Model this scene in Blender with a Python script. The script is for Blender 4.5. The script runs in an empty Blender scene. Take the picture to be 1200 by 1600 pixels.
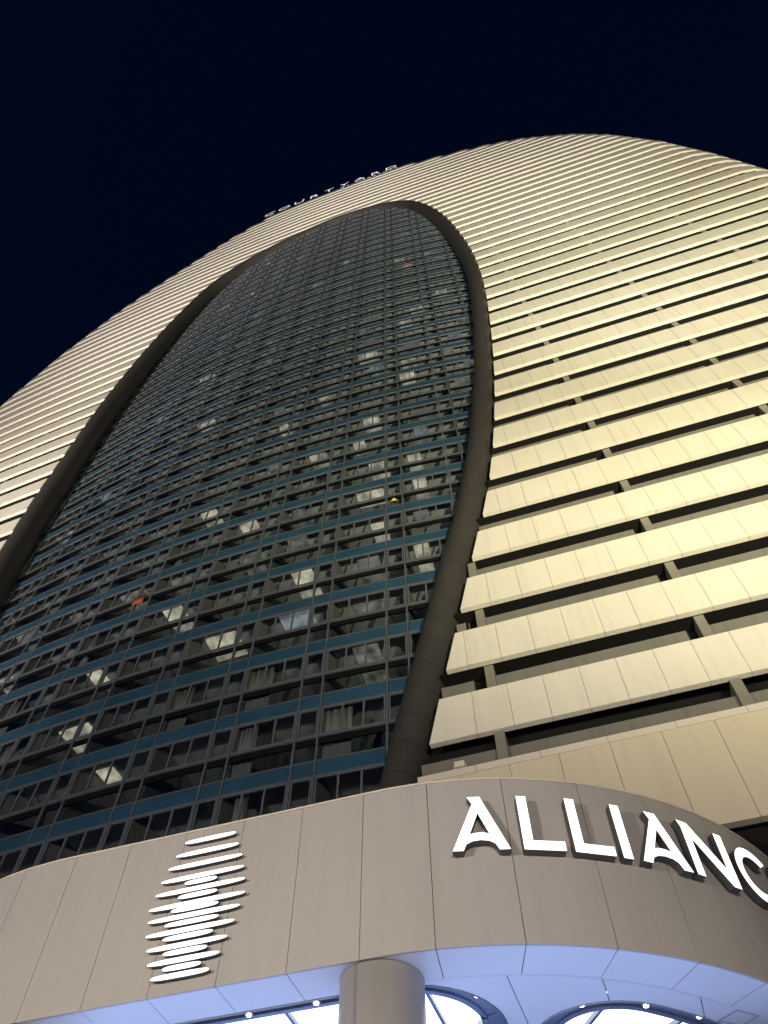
import bpy, math, random
from mathutils import Vector, Matrix
from mathutils.geometry import delaunay_2d_cdt
R = math.radians
sc = bpy.context.scene
random.seed(7)
ZE = 1.6                                    # eye height; heights below are measured from the eye, EZ() lifts them

# ------------------------------------------------------------------ camera
cam = bpy.data.cameras.new('camera'); camo = bpy.data.objects.new('camera', cam)
sc.collection.objects.link(camo); sc.camera = camo
cam.sensor_fit = 'VERTICAL'; cam.sensor_height = 36.0; cam.lens = 1202/1600*36.0
cam.clip_start = 0.1; cam.clip_end = 5000
camo.location = (0, 0, ZE); camo.rotation_euler = (R(90+59), 0, R(18))
sc.view_settings.view_transform = 'Standard'; sc.view_settings.look = 'None'
sc.view_settings.exposure = 0.0; sc.view_settings.gamma = 1.0
sc.cycles.use_denoising = True
sc.cycles.max_bounces = 6; sc.cycles.transparent_max_bounces = 16
sc.cycles.sample_clamp_indirect = 4.0

# ------------------------------------------------------------------ night sky
w = bpy.data.worlds.new('World'); sc.world = w; w.use_nodes = True
wn = w.node_tree.nodes; bg = wn['Background']
sky = wn.new('ShaderNodeTexSky'); sky.sky_type = 'NISHITA'; sky.sun_disc = False
sky.sun_elevation = R(-2.5); sky.sun_rotation = R(200); sky.altitude = 0; sky.ozone_density = 3.0
tint = wn.new('ShaderNodeMix'); tint.data_type = 'RGBA'; tint.blend_type = 'MULTIPLY'; tint.inputs[0].default_value = 1.0
tint.inputs[7].default_value = (.35, .95, 1.25, 1)         # the thin blue left in a city night sky
w.node_tree.links.new(sky.outputs[0], tint.inputs[6]); w.node_tree.links.new(tint.outputs[2], bg.inputs[0]); bg.inputs[1].default_value = 0.15

def lamp(name, kind, loc, target=None, power=10, color=(1, 1, 1), **k):
    l = bpy.data.lights.new(name, kind); l.energy = power; l.color = color
    for a, b in k.items(): setattr(l, a, b)
    o = bpy.data.objects.new(name, l); sc.collection.objects.link(o); o.location = loc
    if target is not None:
        o.rotation_euler = (Vector(target)-Vector(loc)).to_track_quat('-Z', 'Y').to_euler()
    return o
lamp('faint_back_lamp', 'SUN', (60, 300, 200), target=(0, 0, 0), power=0.01, color=(.7, .8, 1), angle=R(.5))  # faint unseen lamp added behind the tower, lights nothing in view
# floodlights of the forecourt masts that wash the tower (the masts themselves are built further down)
YEL = (1.0, .905, .55); PNK = (1.0, .88, .74)
MAST_R = (16.0, -12.0, 5.5); MAST_L = (-46.0, -11.0, 5.5)
def aim(m, s, elev): return (s, 19.4, m[2]+math.hypot(19.4-m[1], s-m[0])*math.tan(R(elev)))
for (m, s, elev, half, kw, col) in (
        (MAST_R, 13, 61, 49, 165, YEL), (MAST_R, 12, 73, 26, 280, (1, .905, .66)), (MAST_R, 6, 80, 17, 370, (1, .90, .83)),
        (MAST_L, -46, 60, 48, 140, PNK), (MAST_L, -42, 74, 28, 250, (1, .87, .76)), (MAST_L, -30, 80, 17, 380, (1, .88, .82))):
    lamp('floodlight_beam', 'SPOT', (m[0]+(elev-68)*.04, m[1], m[2]), aim(m, s, elev), kw*1000, col, spot_size=R(2*half), spot_blend=1.0, shadow_soft_size=.4)
# street lamps on the forecourt, behind where one stands
LAMPS = ((-15.0, -9.0, 9.0), (7.0, -10.0, 9.0))
for q, pw_ in zip(LAMPS, (11000, 8000)):
    lamp('street_lamp_bulb', 'POINT', (q[0], q[1]+1.2, q[2]-.15), None, pw_*1.2, (1, .89, .77), shadow_soft_size=.5)

# ------------------------------------------------------------------ helpers
def link(o): sc.collection.objects.link(o); return o
def tag(o, label=None, cat=None, group=None, kind=None):
    for k, v in (('label', label), ('category', cat), ('group', group), ('kind', kind)):
        if v: o[k] = v
    return o
def empty(name, loc=(0, 0, 0)):
    o = bpy.data.objects.new(name, None); o.location = loc; o.empty_display_size = .3; return link(o)
def mesh(name, verts, faces, mats, fm=None, smooth=False):
    m = bpy.data.meshes.new(name); m.from_pydata(verts, [], faces)
    for x in (mats if isinstance(mats, (list, tuple)) else [mats]): m.materials.append(x)
    if fm:
        for p, i in zip(m.polygons, fm): p.material_index = i
    if smooth:
        for p in m.polygons: p.use_smooth = True
    m.update(); return m
def obj(name, me, parent=None, loc=None, rz=0.0):
    o = bpy.data.objects.new(name, me); link(o)
    if loc is not None: o.location = loc
    if rz: o.rotation_euler = (0, 0, rz)
    if parent is not None: o.parent = parent
    return o
BOXF = [(0, 3, 2, 1), (4, 5, 6, 7), (0, 1, 5, 4), (1, 2, 6, 5), (2, 3, 7, 6), (3, 0, 4, 7)]
def boxv(x0, x1, y0, y1, z0, z1):
    return [(x0, y0, z0), (x1, y0, z0), (x1, y1, z0), (x0, y1, z0), (x0, y0, z1), (x1, y0, z1), (x1, y1, z1), (x0, y1, z1)]
class MB:
    def __init__(s): s.v = []; s.f = []; s.m = []
    def add(s, v, f, mi=0):
        n = len(s.v); s.v += [tuple(p) for p in v]; s.f += [tuple(i+n for i in q) for q in f]; s.m += [mi]*len(f)
    def box(s, *a, mi=0): s.add(boxv(*a), BOXF, mi)
    def at(s, me_vf, loc, rz, mi=0):
        c, q = math.cos(rz), math.sin(rz)
        s.add([(loc[0]+c*x-q*y, loc[1]+q*x+c*y, loc[2]+z) for x, y, z in me_vf[0]], me_vf[1], mi)
    def mesh(s, name, mats, smooth=False): return mesh(name, s.v, s.f, mats, s.m, smooth)

def mat(name, col, rough=.5, metal=0.0, spec=.5, var=0.0, vscale=3.0, streak=0.0, bump=0.0, objvar=0.0):
    m = bpy.data.materials.new(name); m.use_nodes = True
    nt = m.node_tree; b = nt.nodes['Principled BSDF']; L = nt.links
    b.inputs['Base Color'].default_value = (*col, 1); b.inputs['Roughness'].default_value = rough
    b.inputs['Metallic'].default_value = metal; b.inputs['Specular IOR Level'].default_value = spec
    last = None
    def mul(fac_sock, lo, hi, prev):
        mr = nt.nodes.new('ShaderNodeMapRange'); mr.inputs['To Min'].default_value = lo; mr.inputs['To Max'].default_value = hi
        L.new(fac_sock, mr.inputs['Value'])
        h = nt.nodes.new('ShaderNodeHueSaturation'); L.new(mr.outputs[0], h.inputs['Value'])
        if prev is None: h.inputs['Color'].default_value = (*col, 1)
        else: L.new(prev, h.inputs['Color'])
        return h.outputs[0]
    geo = nt.nodes.new('ShaderNodeNewGeometry')
    if var:
        n = nt.nodes.new('ShaderNodeTexNoise'); n.inputs['Scale'].default_value = vscale; n.inputs['Detail'].default_value = 5
        L.new(geo.outputs['Position'], n.inputs['Vector'])
        last = mul(n.outputs['Fac'], 1-var, 1+var, last)
        mr = nt.nodes.new('ShaderNodeMapRange'); mr.inputs['To Min'].default_value = max(.02, rough-.12); mr.inputs['To Max'].default_value = min(1, rough+.12)
        L.new(n.outputs['Fac'], mr.inputs['Value']); L.new(mr.outputs[0], b.inputs['Roughness'])
    if streak:                               # dirt washed down by rain: narrow vertical runs
        mp = nt.nodes.new('ShaderNodeMapping'); mp.inputs['Scale'].default_value = (2.6, 2.6, .14)
        L.new(geo.outputs['Position'], mp.inputs['Vector'])
        n = nt.nodes.new('ShaderNodeTexNoise'); n.inputs['Scale'].default_value = 1.6; n.inputs['Detail'].default_value = 6
        L.new(mp.outputs[0], n.inputs['Vector'])
        cr = nt.nodes.new('ShaderNodeValToRGB'); cr.color_ramp.elements[0].position = .30; cr.color_ramp.elements[1].position = .52
        L.new(n.outputs['Fac'], cr.inputs[0])
        last = mul(cr.outputs[0], 1-streak, 1.0, last)
    if objvar:
        last = mul(geo.outputs['Random Per Island'], 1-objvar, 1+objvar, last)
    if last is not None: L.new(last, b.inputs['Base Color'])
    if bump:
        n = nt.nodes.new('ShaderNodeTexNoise'); n.inputs['Scale'].default_value = 1.3; L.new(geo.outputs['Position'], n.inputs['Vector'])
        bp = nt.nodes.new('ShaderNodeBump'); bp.inputs['Strength'].default_value = bump; bp.inputs['Distance'].default_value = .05
        L.new(n.outputs['Fac'], bp.inputs['Height']); L.new(bp.outputs[0], b.inputs['Normal'])
    return m
def emit(name, col, s):
    m = bpy.data.materials.new(name); m.use_nodes = True; nt = m.node_tree; nt.nodes.clear()
    e = nt.nodes.new('ShaderNodeEmission'); e.inputs[0].default_value = (*col, 1); e.inputs[1].default_value = s
    o = nt.nodes.new('ShaderNodeOutputMaterial'); nt.links.new(e.outputs[0], o.inputs[0]); return m
def emit_uneven(name, col, lo, hi, scale=1.6):   # a ceiling washed unevenly by its own lamps
    m = emit(name, col, 1.0); nt = m.node_tree; e = next(n for n in nt.nodes if n.type == 'EMISSION')
    g_ = nt.nodes.new('ShaderNodeNewGeometry'); n = nt.nodes.new('ShaderNodeTexNoise'); n.inputs['Scale'].default_value = scale; n.inputs['Detail'].default_value = 2
    mr = nt.nodes.new('ShaderNodeMapRange'); mr.inputs['From Min'].default_value = .3; mr.inputs['From Max'].default_value = .7
    mr.inputs['To Min'].default_value = lo; mr.inputs['To Max'].default_value = hi
    nt.links.new(g_.outputs['Position'], n.inputs['Vector']); nt.links.new(n.outputs['Fac'], mr.inputs['Value']); nt.links.new(mr.outputs[0], e.inputs[1]); return m
def glassm(name, tint, refl):
    m = bpy.data.materials.new(name); m.use_nodes = True; nt = m.node_tree; nt.nodes.clear(); L = nt.links
    t = nt.nodes.new('ShaderNodeBsdfTransparent'); t.inputs[0].default_value = (*tint, 1)
    g = nt.nodes.new('ShaderNodeBsdfGlossy'); g.inputs['Roughness'].default_value = .03; g.inputs[0].default_value = (.9, .95, 1, 1)
    f = nt.nodes.new('ShaderNodeFresnel'); f.inputs[0].default_value = 1.45
    mm = nt.nodes.new('ShaderNodeMath'); mm.operation = 'MULTIPLY'; mm.inputs[1].default_value = refl; L.new(f.outputs[0], mm.inputs[0])
    ge = nt.nodes.new('ShaderNodeNewGeometry'); sb = nt.nodes.new('ShaderNodeMath'); sb.operation = 'SUBTRACT'; sb.inputs[0].default_value = 1; L.new(ge.outputs['Backfacing'], sb.inputs[1])
    m2 = nt.nodes.new('ShaderNodeMath'); m2.operation = 'MULTIPLY'; L.new(mm.outputs[0], m2.inputs[0]); L.new(sb.outputs[0], m2.inputs[1]); mm = m2
    x = nt.nodes.new('ShaderNodeMixShader'); L.new(mm.outputs[0], x.inputs[0]); L.new(t.outputs[0], x.inputs[1]); L.new(g.outputs[0], x.inputs[2])
    o = nt.nodes.new('ShaderNodeOutputMaterial'); L.new(x.outputs[0], o.inputs[0]); return m

M = dict(
    panel=mat('cream_aluminium', (.66, .635, .57), .45, 0, .4, var=.06, vscale=.5, streak=.07, objvar=.02),
    base=mat('beige_aluminium', (.60, .54, .42), .45, 0, .4, var=.05, vscale=.5, streak=.05, objvar=.02),
    fascia=mat('taupe_aluminium', (.41, .388, .375), .42, 0, .4, var=.05, vscale=.4, streak=.05, objvar=.025, bump=.02),
    soffit=mat('white_aluminium', (.72, .73, .76), .35, 0, .45, var=.03, vscale=.8, objvar=.02),
    coping=mat('coping_metal', (.62, .57, .50), .4, 0, .4),
    dark=mat('dark_backing_shade', (.010, .010, .011), .9, 0, .15, var=.2, vscale=1.5),  # near-black backing; in the floor gaps it paints in the shade
    shade_strip=mat('shade_strip_black', (.006, .006, .007), .9, 0, .1),  # black that paints the shadow under the middle transom
    parapet=mat('gap_wall_lit', (.155, .150, .135), .8, var=.15, vscale=1.0, streak=.15),  # grey strip standing for the lit lower part of the gap wall
    under=mat('recess_soffit_shade', (.009, .009, .009), .9, 0, .1),  # soffit blackened so the gap's shade lies in the colour
    bracket=mat('bracket_steel', (.19, .18, .16), .6, var=.1),
    bronze=mat('bronze_cladding', (.044, .042, .041), .5, 0, .3, var=.12, vscale=1.2, objvar=.05),
    mull=mat('mullion_grey', (.076, .090, .112), .5, .0, .5, var=.12, vscale=2),
    frame=mat('window_frame_grey', (.092, .105, .125), .5, .0, .5, var=.1, vscale=2),
    blue=mat('blue_spandrel_glass', (.023, .064, .110), .22, 0, .6, var=.45, vscale=.7, objvar=.3),
    ceil=mat('ceiling_plaster', (.29, .30, .30), .9, var=.18, vscale=1.1),
    wall=mat('room_wall', (.22, .21, .19), .9, var=.2, vscale=.5),
    curtain=mat('curtain_cloth', (.30, .29, .27), .9, var=.1, vscale=2, objvar=.25),
    glass=glassm('clear_glass', (.84, .87, .88), 1.3),
    glass2=glassm('tinted_glass', (.66, .70, .71), 1.3),
    ring=mat('skylight_frame_grey', (.24, .29, .40), .35, .3, .5, var=.08),
    side=mat('letter_return', (.10, .10, .105), .4, .5),
    ground=mat('paving', (.22, .21, .20), .8, var=.25, vscale=.7),
    steel=mat('painted_steel', (.12, .12, .13), .5, .4),
    hair=mat('dark_hair', (.015, .012, .01), .7), skin=mat('skin', (.45, .29, .21), .55), dress=mat('yellow_cloth', (.80, .66, .16), .85),
    towel=mat('orange_cloth', (.30, .085, .04), .9, var=.15),
    e_sign=emit('sign_white', (1, .98, .96), 1.9), e_roof=emit('roof_sign_white', (.92, .95, 1), 1.3),
    e_lit=emit_uneven('lit_ceiling_cream', (1, .89, .66), .22, .80), e_lit2=emit_uneven('lit_ceiling_dim', (1, .93, .78), .06, .26), e_lit3=emit_uneven('lit_ceiling_cool', (.85, .94, 1), .10, .42), e_red=emit('lit_ceiling_red', (1, .45, .42), .9),
    e_sky=emit('skylight_white', (.97, .98, 1), 2.2), e_spot=emit('downlight_white', (1, .98, .95), 14), e_lobby=emit('lobby_light', (.38, .52, 1.0), 4.8),
)

# ------------------------------------------------------------------ ground
g = obj('ground', mesh('ground', [(-900, -900, 0), (900, -900, 0), (900, 900, 0), (-900, 900, 0)], [(0, 1, 2, 3)], M['ground'])); tag(g, kind='structure')

# ------------------------------------------------------------------ tower shape
def EZ(z): return z+ZE
def d_band(s): return 19.4+min(s+5, 0)**2/980
def a_band(s): return math.atan(2*min(s+5, 0)/980)
GC = -12.5
def d_glass(s): return 19.8+(s-GC)**2/210
def a_glass(s): return math.atan((s-GC)/105)
AX = -15.3
def lerp_table(t, z):
    if z <= t[0][0]: return t[0][1]
    for (a, b), (c, d) in zip(t, t[1:]):
        if z <= c: return b+(d-b)*(z-a)/(c-a)
    return t[-1][1]
WR = [(10, 44), (40, 47.0), (70, 48.4), (90, 48.3), (104, 47.6), (119.6, 45.6), (131, 42.7), (143, 37.5), (149, 33.2), (153.5, 28.2), (158.5, 21.0), (162, 15.0)]
WL = [(10, 44), (40, 47), (70, 48.4), (95, 48.0), (110, 46.0), (126, 41.3), (135, 36.6), (145, 30.8), (154, 25.5), (158.5, 21.0), (162, 17.5)]
def s_right(z): return AX+lerp_table(WR, z)
def s_left(z): return AX-lerp_table(WL, z)
CEN = [(-6.7, 13.5), (-6.05, 17.0), (-5.5, 19.44), (-4.67, 22.73), (-3.83, 26.13), (-3.04, 29.36), (-2.18, 32.73), (-.84, 39.67), (.45, 48.77), (1.63, 60.42), (2.38, 71.5), (2.46, 81.5), (1.9, 93.5),
       (1.1, 103), (-.05, 111.2), (-1.3, 117.3), (-3.0, 122.6), (-6.2, 126.9), (-10.5, 129.2), (-14.8, 129.7), (-19.2, 128.6), (-23.6, 126.5), (-27.2, 124.0), (-30.3, 120.3), (-33.4, 113.2), (-35.2, 102.6), (-36.1, 93),
       (-36.5, 84), (-36.6, 77), (-36.5, 71), (-36.2, 65), (-35.8, 59), (-35.45, 53.5), (-34.9, 48), (-34.2, 42.5), (-32.8, 34), (-31.0, 26), (-28.6, 17), (-27.6, 13.5)]
def catmull(p, n=10):
    out = []
    for i in range(len(p)-1):
        a = p[max(i-1, 0)]; b = p[i]; c = p[i+1]; d = p[min(i+2, len(p)-1)]
        for k in range(n):
            t = k/n
            out.append(tuple(.5*((2*b[j])+(-a[j]+c[j])*t+(2*a[j]-5*b[j]+4*c[j]-d[j])*t*t+(-a[j]+3*b[j]-3*c[j]+d[j])*t**3) for j in range(2)))
    out.append(p[-1]); return out
EGG = catmull(CEN, 12)
ZTOP_EGG = max(z for s, z in EGG)
def egg_span(z):                             # centre line of the frame left and right at height z
    xs = []
    for (s0, z0), (s1, z1) in zip(EGG, EGG[1:]):
        if (z0-z)*(z1-z) <= 0 and z0 != z1: xs.append(s0+(s1-s0)*(z-z0)/(z1-z0))
    return (min(xs), max(xs)) if len(xs) > 1 else None
RT = .79; RD = 1.06                                     # frame tube radius
tower = empty('hotel_tower', (AX, 30, 0))
tag(tower, 'egg-shaped high-rise with cream horizontal bands and dark framed oval glass front', 'tower')
def tp(name, me, loc=(0, 0, 0), rz=0.0):     # a part of the tower, given in world coordinates
    o = obj(name, me, tower, (loc[0]-AX, loc[1]-30, loc[2]), rz); return o

# --- frame tube made of ring segments
def frame_segments():
    P = [Vector((s+(.08 if s > -14 else 0), d_band(s)+1.0, EZ(z))) for s, z in EGG]
    L = [0]
    for a, b in zip(P, P[1:]): L.append(L[-1]+(b-a).length)
    def at(l):
        l = min(max(l, 0), L[-1]-1e-4)
        for i in range(len(L)-1):
            if l <= L[i+1]: break
        t = (l-L[i])/(L[i+1]-L[i]); return P[i].lerp(P[i+1], t)
    n = int(L[-1]/1.25); st = L[-1]/n; NS = 22
    for k in range(n):
        v = []; f = []
        rings = [(k*st+.010, -.03), (k*st+.010, 0), (k*st+.010, 0), ((k+.5)*st, 0), ((k+1)*st-.010, 0), ((k+1)*st-.010, 0), ((k+1)*st-.010, -.03)]
        for l, r in rings:
            c = at(l); t = (at(l+.4)-at(l-.4)).normalized(); u = Vector((0, -1, 0)); u = (u-t*u.dot(t)).normalized(); q = t.cross(u)
            for j in range(NS):
                an = 2*math.pi*j/NS; v.append(c+u*math.cos(an)*(RD+r)+q*math.sin(an)*(RT+r))
        for i in (0, 2, 3, 5):
            for j in range(NS):
                a, b = i*NS+j, i*NS+(j+1) % NS; f.append((a, b, b+NS, a+NS))
        c0 = Vector((AX, 30, 0)); me = mesh('frame_segment', [p-c0 for p in v], f, M['bronze'])
        for i, p in enumerate(me.polygons): p.use_smooth = NS <= i < 3*NS
        tp('frame_segment', me, (AX, 30, 0))
    # inner liner that closes the seams between the rings
    mb = MB(); pr = None
    for k in range(n*2+1):
        l = k*st/2; c = at(l); t = (at(l+.4)-at(l-.4)).normalized(); u = Vector((0, -1, 0)); u = (u-t*u.dot(t)).normalized(); q = t.cross(u)
        mb.v += [tuple(c+u*math.cos(2*math.pi*j/10)*(RD-.04)*.97+q*math.sin(2*math.pi*j/10)*(RT-.04)*.97-Vector((AX, 30, 0))) for j in range(10)]
        if k:
            for j in range(10):
                a, b = (k-1)*10+j, (k-1)*10+(j+1) % 10; mb.f.append((a, b, b+10, a+10)); mb.m.append(0)
    tp('frame_core', mb.mesh('frame_core', M['bronze']), (AX, 30, 0))
frame_segments()

# --- plan paths of the bands
RC = 4.5
class Path:                                  # polyline in plan with outward normals, parametrised by length
    def __init__(s, pts):
        s.p = [Vector((a, b)) for a, b in pts]; s.l = [0]
        for a, b in zip(s.p, s.p[1:]): s.l.append(s.l[-1]+(b-a).length)
        s.n = []
        for i in range(len(s.p)):
            t = (s.p[min(i+1, len(s.p)-1)]-s.p[max(i-1, 0)]).normalized(); s.n.append(Vector((t.y, -t.x)))
    def at(s, l, inn=0.0):
        import bisect
        l = min(max(l, 0), s.l[-1]); i = min(max(bisect.bisect_right(s.l, l)-1, 0), len(s.l)-2)
        t = (l-s.l[i])/(s.l[i+1]-s.l[i]); p = s.p[i].lerp(s.p[i+1], t); n = s.n[i].lerp(s.n[i+1], t).normalized()
        return p-n*inn
def right_pts(s0, se):
    c = se-RC; pts = []; n = max(2, int((c-s0)/2.5))
    for i in range(n+1):
        s = s0+(c-s0)*i/n; pts.append((s, d_band(s)))
    d0 = d_band(c)+RC
    for i in range(1, 11):
        a = math.pi/2*i/10; pts.append((c+RC*math.sin(a), d0-RC*math.cos(a)))
    pts += [(se, d0+6), (se, d0+12)]; return pts
def left_pts(s1, se):
    c = se+RC; d0 = d_band(c)+RC; pts = [(se, d0+12), (se, d0+6)]
    for i in range(10, 0, -1):
        a = math.pi/2*i/10; pts.append((c-RC*math.sin(a), d0-RC*math.cos(a)))
    n = max(2, int((s1-c)/2.5))
    for i in range(n+1):
        s = c+(s1-c)*i/n; pts.append((s, d_band(s)))
    return pts
def sweep(path, l0, l1, sec, seg=.9, l0t=None, l1t=None, ends=True):
    """sec: (inward offset, height) corners; l0t/l1t: ends at the top of the section (slanted cut)"""
    n = max(1, int(abs(l1-l0)/seg)); v = []; f = []; m = len(sec); zlo = min(q[1] for q in sec); zhi = max(q[1] for q in sec)
    for i in range(n+1):
        t = i/n; lb = l0+(l1-l0)*t
        lt = lb if l0t is None else l0t+((l1 if l1t is None else l1t)-l0t)*t
        for o, z in sec:
            k = (z-zlo)/(zhi-zlo) if zhi > zlo else 0
            p = path.at(lb+(lt-lb)*k, o); v.append((p.x, p.y, EZ(z)))
    for i in range(n):
        for j in range(m):
            a, b = i*m+j, i*m+(j+1) % m; f.append((a, a+m, b+m, b))
    if ends: f += [tuple(range(m)), tuple(range(n*m+m-1, n*m-1, -1))]
    return v, f
# image-size estimate, only used to choose which 300 of a kind become single parts
CF = camo.rotation_euler.to_matrix()
def size_in_view(x, y, z):
    q = CF.transposed() @ Vector((x, y, z-ZE))
    if q.z > -1: return 0
    u, v = q.x/-q.z, q.y/-q.z
    if abs(u) > .53 or abs(v) > .69: return 0
    return 1/(q.z*q.z)*max(.05, y/Vector((x, y, z-ZE)).length)

ZB0, PH, BH = 18.05, 3.3, 1.93
NB = 44
PW = 1.265; JG = .007
panels = []                                  # (score, verts, faces)
recess_sets = []; bracket_list = []
def panel_run(path, s2l, lA, lB, lAt, lBt, zb, zt, dep, pw, phase, store, mk):
    """panels between lengths lA..lB, joints where (l-phase) is a multiple of pw"""
    js = [lA]; k = math.ceil((max(lA, lA if lAt is None else lAt)+.3-phase)/pw)
    while phase+k*pw < min(lB, lB if lBt is None else lBt)-.3: js.append(phase+k*pw); k += 1
    js.append(lB)
    for i in range(len(js)-1):
        a, b = js[i]+(JG if i else 0), js[i+1]-(JG if i < len(js)-2 else 0)
        at_ = lAt if (i == 0 and lAt is not None) else a
        bt_ = lBt if (i == len(js)-2 and lBt is not None) else b
        if b-a < .05 or bt_-at_ < .05: continue
        sec = [(0, zb), (0, zt), (dep, zt), (dep, zb)]
        v, f = sweep(path, a, b, sec, .7, at_, bt_)
        c = path.at((a+b)/2); store.append((size_in_view(c.x, c.y, EZ((zb+zt)/2))*(b-a), v, f))
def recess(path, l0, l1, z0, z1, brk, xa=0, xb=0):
    """set-back strip between bands; dark wall and notched grey parapet imitate shadows on it"""
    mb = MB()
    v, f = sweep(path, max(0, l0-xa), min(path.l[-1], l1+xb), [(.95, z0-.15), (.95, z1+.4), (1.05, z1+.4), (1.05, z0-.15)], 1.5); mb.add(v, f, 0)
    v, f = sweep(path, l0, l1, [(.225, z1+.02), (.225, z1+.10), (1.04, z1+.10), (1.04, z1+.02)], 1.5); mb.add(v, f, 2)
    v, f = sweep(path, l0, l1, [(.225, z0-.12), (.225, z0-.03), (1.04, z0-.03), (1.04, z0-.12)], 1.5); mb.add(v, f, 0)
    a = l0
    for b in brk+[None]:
        e = l1 if b is None else b-.62  # parapet stops short left of each bracket to shape in its shadow
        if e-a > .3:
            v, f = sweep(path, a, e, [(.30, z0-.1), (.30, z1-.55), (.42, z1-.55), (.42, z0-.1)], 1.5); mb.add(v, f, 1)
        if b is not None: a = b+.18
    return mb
CORG = Vector((AX, 30, 0))
def loc_v(v): return [(x-AX, y-30, z) for x, y, z in v]
def tower_mesh(mb, name, mats, smooth=False): return mesh(name, loc_v(mb.v), mb.f, mats, mb.m, smooth)
def add_bracket(path, l, z0, z1):
    v, f = sweep(path, l-.17, l+.17, [(.27, z0-.02), (.27, z1+.01), (.9, z1+.01), (.9, z0-.02)], 1)
    c = path.at(l); bracket_list.append((size_in_view(c.x, c.y, EZ(z0)), v, f))
def edge_span(z):
    e = egg_span(z); o = lerp_table([(18, 1.12), (34, 1.16), (46, .95), (60, .78), (75, .62)], z)
    return None if e is None else (e[0]-.42, e[1]+o)
def side_band(side, k):
    zb = ZB0+PH*k; zt = zb+BH; zn = zb+PH
    spb, spt = edge_span(zb), edge_span(zt)
    full = edge_span(zb) is None
    if side == 'full' or full:
        se_r, se_l = s_right(zb), s_left(zb)
        pts = left_pts(-16, se_l)[:-1]+right_pts(-16, se_r)
        P = Path(pts); l_ref = next(l for p, l in zip(P.p, P.l) if abs(p.x+16) < 1e-6)
        panel_run(P, None, 0, P.l[-1], None, None, zb, zt, .22, PW, l_ref+(.73+16) % PW, panels, None)
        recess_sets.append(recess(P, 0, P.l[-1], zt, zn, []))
        return
    sec = 0.0
    if spt is None: spt = (-14.0, -16.0)[::-1]
    if side == 'right':
        s_b, s_t = spb[1]+sec, spt[1]+sec
        s0 = min(s_b, s_t)-.5; P = Path(right_pts(s0, s_right(zb)))
        panel_run(P, None, s_b-s0, P.l[-1], s_t-s0, None, zb, zt, .22, PW, (.73-s0) % PW, panels, None)
        brk = []; q = -2.35+7.59*(-1)
        while q < s_right(zb)-RC:
            if q > s_b+.2: brk.append(q-s0)
            q += 7.59
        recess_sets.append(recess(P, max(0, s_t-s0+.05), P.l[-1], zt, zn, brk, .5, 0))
        if k < 27:
            for l in brk: add_bracket(P, l, zt, zn)
    else:
        s_b, s_t = spb[0]-sec, spt[0]-sec
        s1 = max(s_b, s_t)+.5; P = Path(left_pts(s1, s_left(zb))); E = P.l[-1]
        # length measured back from the frame end
        def l_of(s): return E-(s1-s)*1.0008
        panel_run(P, None, 0, l_of(s_b), None, l_of(s_t), zb, zt, .22, PW, (l_of(-36)) % PW, panels, None)
        brk = [l_of(q) for q in (-57.9, -50.3, -42.75, -35.15) if q < s_b-.2 and q > s_left(zb)+RC]
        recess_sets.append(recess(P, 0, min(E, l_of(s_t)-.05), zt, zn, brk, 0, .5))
        if 5 < k < 27:
            for l in brk: add_bracket(P, l, zt, zn)
for k in range(NB):
    zt = ZB0+PH*k+BH
    if edge_span(zt-BH) is None: side_band('full', k)
    else: side_band('right', k); side_band('left', k)
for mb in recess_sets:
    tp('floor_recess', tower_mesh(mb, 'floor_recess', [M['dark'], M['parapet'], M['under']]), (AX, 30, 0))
def spread(items, name, stuffname, m, limit=300):
    items.sort(key=lambda q: -q[0]); rest = MB()
    for i, (sco, v, f) in enumerate(items):
        if i < limit and sco > 0: tp(name, mesh(name, loc_v(v), f, m), (AX, 30, 0))
        else: rest.add(v, f)
    if rest.v:
        o = tp(stuffname, tower_mesh(rest, stuffname, [m]), (AX, 30, 0)); tag(o, kind='stuff')
spread(panels, 'band_panel', 'upper_band_panels', M['panel'])
spread(bracket_list, 'bracket', 'upper_brackets', M['bracket'])
# roof deck on the topmost band
zr = ZB0+PH*(NB-1)+BH
rp = left_pts(-16, s_left(zr-BH))[:-1]+right_pts(-16, s_right(zr-BH))
n = len(rp); rv = [(x, y+.3, EZ(zr-.3)) for x, y in rp]+[(x, y+.3, EZ(zr-.1)) for x, y in rp]
tp('roof_deck', mesh('roof_deck', loc_v(rv), [tuple(range(n)), tuple(range(n, 2*n))]+[(i, (i+1) % n, (i+1) % n+n, i+n) for i in range(n)], M['dark']), (AX, 30, 0))

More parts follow.
